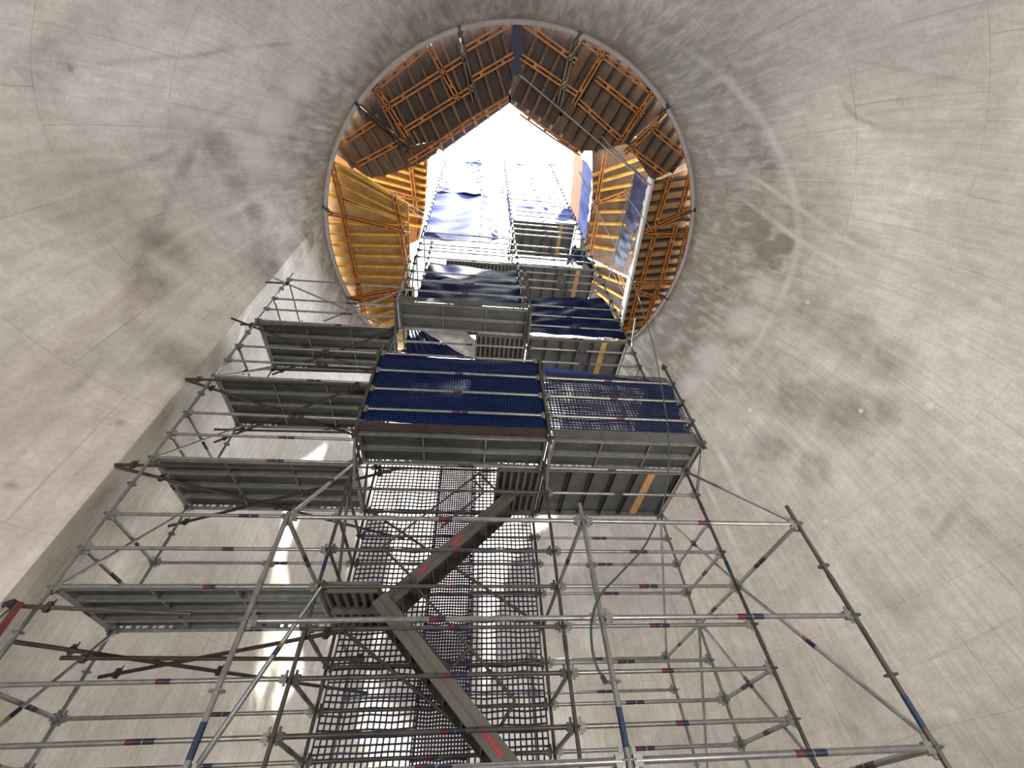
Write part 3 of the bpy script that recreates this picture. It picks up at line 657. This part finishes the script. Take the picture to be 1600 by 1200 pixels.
rusty('straight galvanised tube with dark couplers just under the lowest left platform', at_y(28, 947, 5.60), at_y(300, 959, 5.60), (.17,), None, mat='galv_dull')
rusty('dark tube behind the third left platform', at_z(335, 671, 6.35), at_z(546, 676, 6.35), (.2,), 'level rusty tubes at the rear of the left tower')
rusty('dark tube behind the topmost left platform', at_z(405, 577, 8.33), at_z(580, 582, 8.33), (.12,), 'level rusty tubes at the rear of the left tower')
rusty('slim galvanised tube with blue tape reaching to the wall behind the third left platform', at_y(360, 586, YB + .5), at_y(426, 573, YB + .9), (.3,), None, mat='galv')
# red clamp device on the left wall
t = thing('wall_prop', 'faded red steel prop head braced against the left wall at the frame edge', 'prop', tuple(at_y(14, 970, 5.45)))
m = MB(); m.bar(at_y(30, 944, 5.45), at_y(-14, 1004, 5.35), .06, .08); m.build('red_channel', M['pipe_red'], t, label='faded red channel')
m = MB(); m.bar(at_y(26, 942, 5.5), at_y(8, 948, 5.5), .10, .06); m.build('clamp', M['black'], t)
m = MB(); m.tube(at_y(12, 950, 5.4), at_y(-16, 975, 5.4), .03, 8); m.build('screw', M['galv'], t)
# white lit plate and short leaning tube on the right
m = MB(); P = [at_y(a, b, YB + .15) for a, b in ((972, 572), (982, 562), (988, 573), (974, 584))]
m.add(P + [p + np.array((0, .03, 0)) for p in P], [(0, 1, 2, 3), (7, 6, 5, 4), (0, 4, 5, 1), (1, 5, 6, 2), (2, 6, 7, 3), (3, 7, 4, 0)])
tag(m.build('square_plate', M['white']), 'small white diamond-shaped plate hung at the right post under the second panel deck', 'plate')
m = MB(); m.tube(at_y(986, 546, YB - .3), at_y(993, 498, YB + .1), .024, 8)
tag(m.build('loose_tube', M['galv']), 'short galvanised tube leaning upright at the right post near the formwork', 'tube')
# hanging hose
pts = [(908, 272, 18.0), (935, 335, 15.6), (962, 385, 13.5), (992, 450, 11.2), (1018, 530, 9.2), (1036, 620, 7.4), (1045, 690, 6.2), (1040, 770, 5.2), (1012, 845, 4.2), (970, 895, 3.55), (938, 930, 3.1), (925, 970, 2.72), (925, 1010, 2.4), (932, 1040, 2.15), (943, 1060, 2.0)]
P = [Vector(tuple(map(float, ray(a, b) / np.linalg.norm(ray(a, b)) * 1.0))) for a, b, _ in pts]
def depth_y(i): # the hose swings in front of the frames
    return [5.45, 5.3, 5.1, 4.9, 4.75, 4.62, 4.55, 4.5, 4.35, 4.2, 4.0, 3.92, 3.9, 3.9, 3.9][i]
Q = [Vector(tuple(map(float, at_y(a, b, depth_y(i))))) for i, (a, b, _) in enumerate(pts)]
S = []
for i in range(len(Q) - 1):
    p0, p1, p2, p3 = Q[max(0, i - 1)], Q[i], Q[i + 1], Q[min(len(Q) - 1, i + 2)]
    for s in range(6):
        u = s / 6; S.append(.5 * ((2 * p1) + (p2 - p0) * u + (2 * p0 - 5 * p1 + 4 * p2 - p3) * u * u + (3 * p1 - p0 - 3 * p2 + p3) * u ** 3))
S.append(Q[-1])
t = thing('hanging_hose', 'thin dark green hose hanging in a long curve past the right tower', 'hose', tuple(Q[-1]))
m = MB(); m.path(S, .011, 7); m.build('hose', M['green'], t)
m = MB(); dd = (Q[-1] - Q[-2]).normalized(); m.tube(Q[-1] - dd * .02, Q[-1] + dd * .04, .02, 8); m.build('end_fitting', M['black'], t, label='black end fitting')
# ================================================================== TIMBER FORMWORK ROUND THE OPENING
def zp(lst, z): return [at_z(a, b, z)[:2] for a, b in lst]
def clip_line(poly, p, d):
    """interval of the line p + t d inside a convex polygon"""
    t0, t1 = -1e9, 1e9; n = len(poly); area = sum(poly[i][0] * poly[(i + 1) % n][1] - poly[(i + 1) % n][0] * poly[i][1] for i in range(n)); sg = 1 if area > 0 else -1
    for i in range(n):
        a = poly[i]; b = poly[(i + 1) % n]; e = b - a; nn = np.array([-e[1], e[0]]) * sg
        num = nn @ (p - a); den = nn @ d
        if abs(den) < 1e-9:
            if num < 0: return None
            continue
        t = -num / den
        if den > 0: t0 = max(t0, t)
        else: t1 = min(t1, t)
    return (t0, t1) if t1 - t0 > .12 else None
def convex(P):
    P = sorted([tuple(p) for p in P]); H = []
    for seq in (P, P[::-1]):
        h = []
        for p in seq:
            while len(h) > 1 and (h[-1][0] - h[-2][0]) * (p[1] - h[-2][1]) - (h[-1][1] - h[-2][1]) * (p[0] - h[-2][0]) <= 0: h.pop()
            h.append(p)
        H += h[:-1]
    return [np.array(p) for p in H]
def formwork(label, group, poly_px, z, jdir=None, spacing=.42, fan=None, walers=(), ply='ply', jm='yellow', base=0.0, wz=None, tags=()):
    """deck seen from below: plywood, H beams under it, paired channel walers under those"""
    poly = zp(poly_px, z); c = np.mean(poly, 0)
    t = thing('formwork_panel', label, 'formwork', (float(c[0]), float(c[1]), z), group)
    m = MB(); m.prism([tuple(p) for p in poly], z, z + .03); m.build('plywood_sheet', M[ply], t)
    jz = z - .10
    def beam(a, b):
        j = MB(); A = (a[0], a[1], jz); B = (b[0], b[1], jz)
        j.bar((a[0], a[1], z - .02), (b[0], b[1], z - .02), .08, .04); j.bar(A, B, .03, .16); j.bar((a[0], a[1], z - .18), (b[0], b[1], z - .18), .08, .04)
        j.build('timber_beam', M[jm], t)
    if jdir is not None:
        a, b = zp(jdir, z); d = (b - a) / np.linalg.norm(b - a); nn = np.array([-d[1], d[0]])
        hull = convex(poly)
        s = [(p - c) @ nn for p in poly]; k = math.floor(min(s) / spacing)
        while k * spacing < max(s):
            r = clip_line(hull, c + nn * (k * spacing + .5 * spacing), d)
            if r: p = c + nn * (k * spacing + .5 * spacing); beam(p + d * r[0], p + d * r[1])
            k += 1
    for q in fan or ():
        a, b = zp(q, z - .18); beam(a, b)
    wz = z - .26
    for q in walers:
        mat = q[2] if len(q) > 2 else 'orange'
        a, b = zp(q[:2], wz); d = (b - a) / np.linalg.norm(b - a); nn = np.array([-d[1], d[0]])
        w = MB()
        for s in (-1, 1):
            p = a + nn * .055 * s; r = b + nn * .055 * s
            w.bar((p[0], p[1], wz), (r[0], r[1], wz), .045, .11)
        L = np.linalg.norm(b - a); n = max(2, int(L / 1.2))
        for i in range(n):
            p = a + d * (L * (i + .5) / n); w.bar((p[0] - d[0] * .05, p[1] - d[1] * .05, wz), (p[0] + d[0] * .05, p[1] + d[1] * .05, wz), .12, .06)
        w.build('waler', M[mat], t, label=None)
    return t
z1_, z2_ = 15.62, 18.2
def q2(l): return [(480 + a / 2.5, b / 2.5) for a, b in l]
GM = 'timber formwork panels round the pentagonal opening'
JT = q2([(640, 280), (520, 60)])
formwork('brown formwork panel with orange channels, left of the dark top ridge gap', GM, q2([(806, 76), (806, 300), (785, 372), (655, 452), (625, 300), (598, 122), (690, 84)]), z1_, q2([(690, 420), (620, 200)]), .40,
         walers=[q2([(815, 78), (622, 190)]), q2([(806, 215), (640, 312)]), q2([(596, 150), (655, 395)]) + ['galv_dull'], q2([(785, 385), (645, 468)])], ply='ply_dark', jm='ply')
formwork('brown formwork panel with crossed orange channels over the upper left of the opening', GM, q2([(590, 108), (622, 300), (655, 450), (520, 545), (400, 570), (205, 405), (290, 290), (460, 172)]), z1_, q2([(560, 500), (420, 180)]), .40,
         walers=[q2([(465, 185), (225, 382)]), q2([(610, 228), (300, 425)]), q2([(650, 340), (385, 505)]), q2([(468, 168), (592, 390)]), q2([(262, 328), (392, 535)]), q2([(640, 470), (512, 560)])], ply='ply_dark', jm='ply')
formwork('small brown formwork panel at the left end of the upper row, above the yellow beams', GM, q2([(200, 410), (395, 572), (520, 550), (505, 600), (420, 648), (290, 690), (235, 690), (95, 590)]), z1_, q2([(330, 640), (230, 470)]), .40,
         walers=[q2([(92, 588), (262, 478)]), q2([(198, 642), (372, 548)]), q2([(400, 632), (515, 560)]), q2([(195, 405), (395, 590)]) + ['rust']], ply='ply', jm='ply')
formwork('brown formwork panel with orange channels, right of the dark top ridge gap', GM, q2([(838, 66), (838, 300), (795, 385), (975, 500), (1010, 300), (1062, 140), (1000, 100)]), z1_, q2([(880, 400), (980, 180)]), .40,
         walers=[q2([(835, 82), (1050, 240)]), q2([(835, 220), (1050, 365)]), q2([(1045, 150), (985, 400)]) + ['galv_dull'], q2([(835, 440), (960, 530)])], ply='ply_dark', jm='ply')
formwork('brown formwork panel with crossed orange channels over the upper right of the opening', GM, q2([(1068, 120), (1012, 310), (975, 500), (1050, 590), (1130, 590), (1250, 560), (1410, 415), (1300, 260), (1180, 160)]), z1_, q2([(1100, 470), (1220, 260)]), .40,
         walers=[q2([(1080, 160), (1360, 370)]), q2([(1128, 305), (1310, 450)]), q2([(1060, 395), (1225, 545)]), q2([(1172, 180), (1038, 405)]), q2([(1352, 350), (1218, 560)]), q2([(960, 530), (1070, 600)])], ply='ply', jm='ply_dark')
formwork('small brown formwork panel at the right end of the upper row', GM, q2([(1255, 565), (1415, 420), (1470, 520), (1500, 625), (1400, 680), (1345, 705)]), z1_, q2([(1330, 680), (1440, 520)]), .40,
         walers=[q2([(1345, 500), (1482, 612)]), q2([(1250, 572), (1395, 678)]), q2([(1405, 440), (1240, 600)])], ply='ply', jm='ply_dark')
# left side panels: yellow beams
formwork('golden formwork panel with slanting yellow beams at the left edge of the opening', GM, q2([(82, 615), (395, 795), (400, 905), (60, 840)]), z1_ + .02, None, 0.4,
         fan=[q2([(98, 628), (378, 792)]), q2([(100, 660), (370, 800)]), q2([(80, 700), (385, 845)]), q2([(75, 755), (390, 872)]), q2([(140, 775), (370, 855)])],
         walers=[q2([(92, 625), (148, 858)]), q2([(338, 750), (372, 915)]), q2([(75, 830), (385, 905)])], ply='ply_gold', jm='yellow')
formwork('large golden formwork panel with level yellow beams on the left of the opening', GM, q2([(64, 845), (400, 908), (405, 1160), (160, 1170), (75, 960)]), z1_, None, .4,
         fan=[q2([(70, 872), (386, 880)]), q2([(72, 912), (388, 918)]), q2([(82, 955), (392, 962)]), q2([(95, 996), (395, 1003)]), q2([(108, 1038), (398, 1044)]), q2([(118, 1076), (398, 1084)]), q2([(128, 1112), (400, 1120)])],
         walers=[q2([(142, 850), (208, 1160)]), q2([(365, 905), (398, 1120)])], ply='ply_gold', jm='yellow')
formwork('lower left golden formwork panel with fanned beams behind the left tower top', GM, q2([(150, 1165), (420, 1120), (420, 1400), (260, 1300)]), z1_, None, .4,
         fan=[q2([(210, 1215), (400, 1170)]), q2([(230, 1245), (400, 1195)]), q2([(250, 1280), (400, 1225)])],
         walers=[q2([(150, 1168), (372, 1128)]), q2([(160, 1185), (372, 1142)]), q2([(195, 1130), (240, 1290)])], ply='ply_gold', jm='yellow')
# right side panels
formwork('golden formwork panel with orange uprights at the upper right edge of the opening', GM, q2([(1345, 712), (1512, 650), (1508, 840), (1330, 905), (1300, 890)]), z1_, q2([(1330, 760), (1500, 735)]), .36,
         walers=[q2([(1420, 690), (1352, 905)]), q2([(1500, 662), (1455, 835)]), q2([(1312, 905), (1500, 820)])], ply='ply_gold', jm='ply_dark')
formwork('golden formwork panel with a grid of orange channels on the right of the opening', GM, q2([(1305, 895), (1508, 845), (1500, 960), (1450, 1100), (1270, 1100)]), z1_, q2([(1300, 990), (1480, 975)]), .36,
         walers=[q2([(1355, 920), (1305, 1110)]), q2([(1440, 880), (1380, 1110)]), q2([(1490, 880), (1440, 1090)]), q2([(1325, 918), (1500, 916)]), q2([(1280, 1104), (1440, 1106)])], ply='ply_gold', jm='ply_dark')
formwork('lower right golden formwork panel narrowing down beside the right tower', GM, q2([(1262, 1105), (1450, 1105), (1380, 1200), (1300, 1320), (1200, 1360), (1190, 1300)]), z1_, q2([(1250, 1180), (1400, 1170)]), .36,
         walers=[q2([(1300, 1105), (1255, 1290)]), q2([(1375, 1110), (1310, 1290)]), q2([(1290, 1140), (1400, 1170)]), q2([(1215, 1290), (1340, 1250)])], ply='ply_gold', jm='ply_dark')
# white edge strip of the right deck
m = MB(); A = at_z(1018, 278, z1_ - .1); B = at_z(958, 560, z1_ - .1); m.bar(A, B, .10, .42)
tag(m.build('edge_board', M['white']), 'long off-white board edging the right formwork deck', 'board')
# dark strip added for the shade in the ridge gap
m = MB(); A = at_z(809, 34, z1_ - .2); B = at_z(806, 118, z1_ - .2); m.bar(A, B, .30, .1); tag(m.build('ridge_gap_strip', M['net']), 'dark blue-black strip standing for the shaded ridge gap between the two top formwork panels', 'shade strip')
def stube(label, a, b, z, r=.03, mat='galv', name='spreader_tube', group=None):
    m = MB(); m.tube(at_z(*a, z), at_z(*b, z), r, 8); return tag(m.build(name, M[mat]), label, 'tube', group)
stube('long silver tube running slantwise under the upper right formwork', (811, 116), (1017, 290), z1_ - .42, .022)
stube('second silver tube lying just inside the long one under the upper right formwork', (940, 213), (1008, 285), z1_ - .42, .02)
# turnbuckles between panels
TB = 'dark turnbuckles between the formwork panels'
for lab, a, b in (('dark turnbuckle at the ring, upper left of the opening', (558, 162), (575, 188)), ('dark turnbuckle near the ring left of the top ridge', (716, 38), (724, 70)),
                  ('dark turnbuckle at the inner corner of the left row', (626, 225), (636, 240)), ('dark turnbuckle at the ring, upper right of the opening', (1043, 165), (1028, 190)),
                  ('dark turnbuckle near the ring right of the top ridge', (906, 50), (893, 82)), ('dark turnbuckle at the ring on the far left of the golden panels', (502, 320), (520, 335)),
                  ('dark turnbuckle at the ring on the far right of the golden panels', (1086, 328), (1062, 338)), ('dark turnbuckle at the ring lower left, behind the left tower top', (536, 462), (560, 470)),
                  ('dark turnbuckle at the ring lower right', (1044, 468), (1026, 458))):
    A = at_z(*a, z1_ - .40); B = at_z(*b, z1_ - .40); t = thing('turnbuckle', lab, 'turnbuckle', tuple(A), TB)
    m = MB(); m.tube(A, B, .035, 8); m.build('rod', M['rust'], t)
    m = MB(); m.tube(A + (B - A) * .35, A + (B - A) * .65, .07, 8); m.build('sleeve', M['galv_dull'], t)
    m = MB(); m.bar(A + np.array((0, 0, -.06)), A + np.array((0, 0, .10)), .16, .10); m.build('clamp', M['black'], t)
# upper level decks, seen through the gap and beyond the inner edges
GU = 'upper level formwork decks'
formwork('bright yellow fan of beams on the upper deck at the left of the opening', GU, [(470, 180), (640, 215), (668, 250), (664, 330), (655, 375), (600, 400), (470, 320)], z2_, None, .4,
         fan=[[(560, 262), (668, 292)], [(565, 250), (668, 280)], [(575, 240), (665, 268)], [(590, 232), (662, 257)], [(560, 275), (666, 303)], [(560, 290), (666, 314)], [(565, 306), (664, 325)], [(590, 325), (662, 340)], [(600, 345), (660, 355)]],
         walers=[[(640, 245), (650, 330)], [(560, 285), (655, 312)]], ply='ply_orange', jm='yellow')
formwork('dark brown fan of beams on the upper deck at the right of the opening', GU, [(1110, 200), (925, 225), (926, 300), (921, 345), (908, 360), (905, 395), (1080, 480)], z2_, None, .4,
         fan=[[(922, 350), (1040, 352)], [(926, 332), (1040, 330)], [(926, 316), (1040, 306)], [(926, 300), (1040, 280)], [(926, 288), (1036, 256)], [(926, 275), (1030, 238)], [(920, 368), (1040, 378)], [(916, 384), (1040, 404)]],
         walers=[[(945, 240), (930, 330)], [(935, 330), (922, 400)], [(925, 320), (980, 300)], [(975, 298), (1010, 345)]], ply='ply', jm='yellow')
formwork('olive fan of beams on the upper deck behind the right tower', GU, [(905, 398), (1080, 484), (1010, 580), (930, 520), (915, 440)], z2_ + .35, None, .4,
         fan=[[(915, 400), (985, 405)], [(918, 412), (990, 425)], [(921, 425), (990, 450)], [(925, 440), (990, 475)], [(930, 455), (985, 500)], [(936, 470), (980, 520)]],
         walers=[[(910, 385), (955, 398)], [(952, 392), (985, 470)]], ply='ply_dark', jm='yellow')
formwork('dark upper deck behind the left top formwork panels', GU, [(480, 178), (640, 213), (692, 236), (798, 160), (798, 54), (700, 68), (600, 115)], z2_, q2([(690, 420), (620, 200)]), .5, ply='ply_dark', jm='ply')
formwork('dark upper deck behind the right top formwork panels', GU, [(795, 160), (900, 240), (925, 224), (1100, 198), (1000, 95), (900, 55), (800, 45)], z2_, q2([(880, 400), (980, 180)]), .5, ply='ply_dark', jm='ply')
# upright orange plywood faces and hanging tarps of the upper level
def upright(name, label, pxs, za, zb, mat, cat, th=.03, group=None, seam=0):
    m = MB()
    for (a, b) in zip(pxs[:-1], pxs[1:]):
        A = at_z(*a, za); B = at_z(*b, za); d = (B - A) / np.linalg.norm(B - A); n = np.array([-d[1], d[0], 0]) * th
        vs = [A, B, B + n, A + n]; vs = vs + [v + np.array((0, 0, zb - za)) for v in vs]
        m.add(vs, [(3, 2, 1, 0), (4, 5, 6, 7), (0, 1, 5, 4), (1, 2, 6, 5), (2, 3, 7, 6), (3, 0, 4, 7)])
        for i in range(seam):
            p = A + (B - A) * (i + .5) / seam - n * .5; m.box((p[0] - .02, p[1] - .02, za), (p[0] + .02, p[1] + .02, zb))
    return tag(m.build(name, M[mat]), label, cat, group)
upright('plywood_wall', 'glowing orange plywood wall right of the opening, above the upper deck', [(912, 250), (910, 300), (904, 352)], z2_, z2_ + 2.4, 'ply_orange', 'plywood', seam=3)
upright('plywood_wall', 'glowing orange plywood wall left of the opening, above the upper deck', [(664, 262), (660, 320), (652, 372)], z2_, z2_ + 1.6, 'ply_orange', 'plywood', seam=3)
sheet('tarpaulin', 'folded blue tarpaulin hanging at the inner edge of the right upper deck', [at_z(912, 248, z2_), at_z(903, 354, z2_), at_z(903, 354, z2_) - np.array((0, 0, 1.9)), at_z(912, 248, z2_) - np.array((0, 0, 1.9))], 'tarp_lit', nx=30, ny=10, amp=.03, fx=7, fy=1, seed=30)
sheet('tarpaulin', 'slate blue tarpaulin hanging behind the off-white board, upper piece', [at_z(993, 264, 16.7), at_z(974, 348, 16.7), at_z(992, 366, z1_), at_z(1014, 287, z1_)], 'slate', nx=30, ny=10, amp=.04, fx=4, fy=1, seed=31)
sheet('tarpaulin', 'slate blue tarpaulin hanging behind the off-white board, lower piece', [at_z(972, 354, 16.7), at_z(957, 402, 16.7), at_z(974, 425, z1_), at_z(990, 370, z1_)], 'slate', nx=20, ny=10, amp=.04, fx=4, fy=1, seed=32)
# guard frames of the right deck
GF = 'slim guard tubes at the right formwork deck'
for lab, a, b in (('slim guard tube left of the off-white board, outermost of three', (995, 258), (962, 372)), ('slim guard tube left of the off-white board, middle of three', (986, 300), (955, 415)), ('slim guard tube left of the off-white board, innermost of three', (982, 320), (950, 440)),
                  ('short guard tube crossing the off-white board high up', (974, 300), (1018, 358)), ('short guard tube crossing the off-white board near its middle', (966, 370), (990, 403)), ('short guard tube crossing the off-white board low down', (955, 420), (975, 460)),
                  ('silver tube along the tarpaulins from the upper deck corner downwards', (905, 268), (945, 350))):
    stube(lab, a, b, z1_ - .45, .017, 'galv', 'guard_tube', GF)
for lab, a, b in (('pale guard tube in the glare left of the tarpaulins, upper', (640, 318), (668, 337)), ('pale guard tube in the glare left of the tarpaulins, lower', (640, 326), (664, 344))):
    stube(lab, a, b, z2_ - .3, .02, 'galv', 'guard_tube', 'pale guard tubes left of the opening')
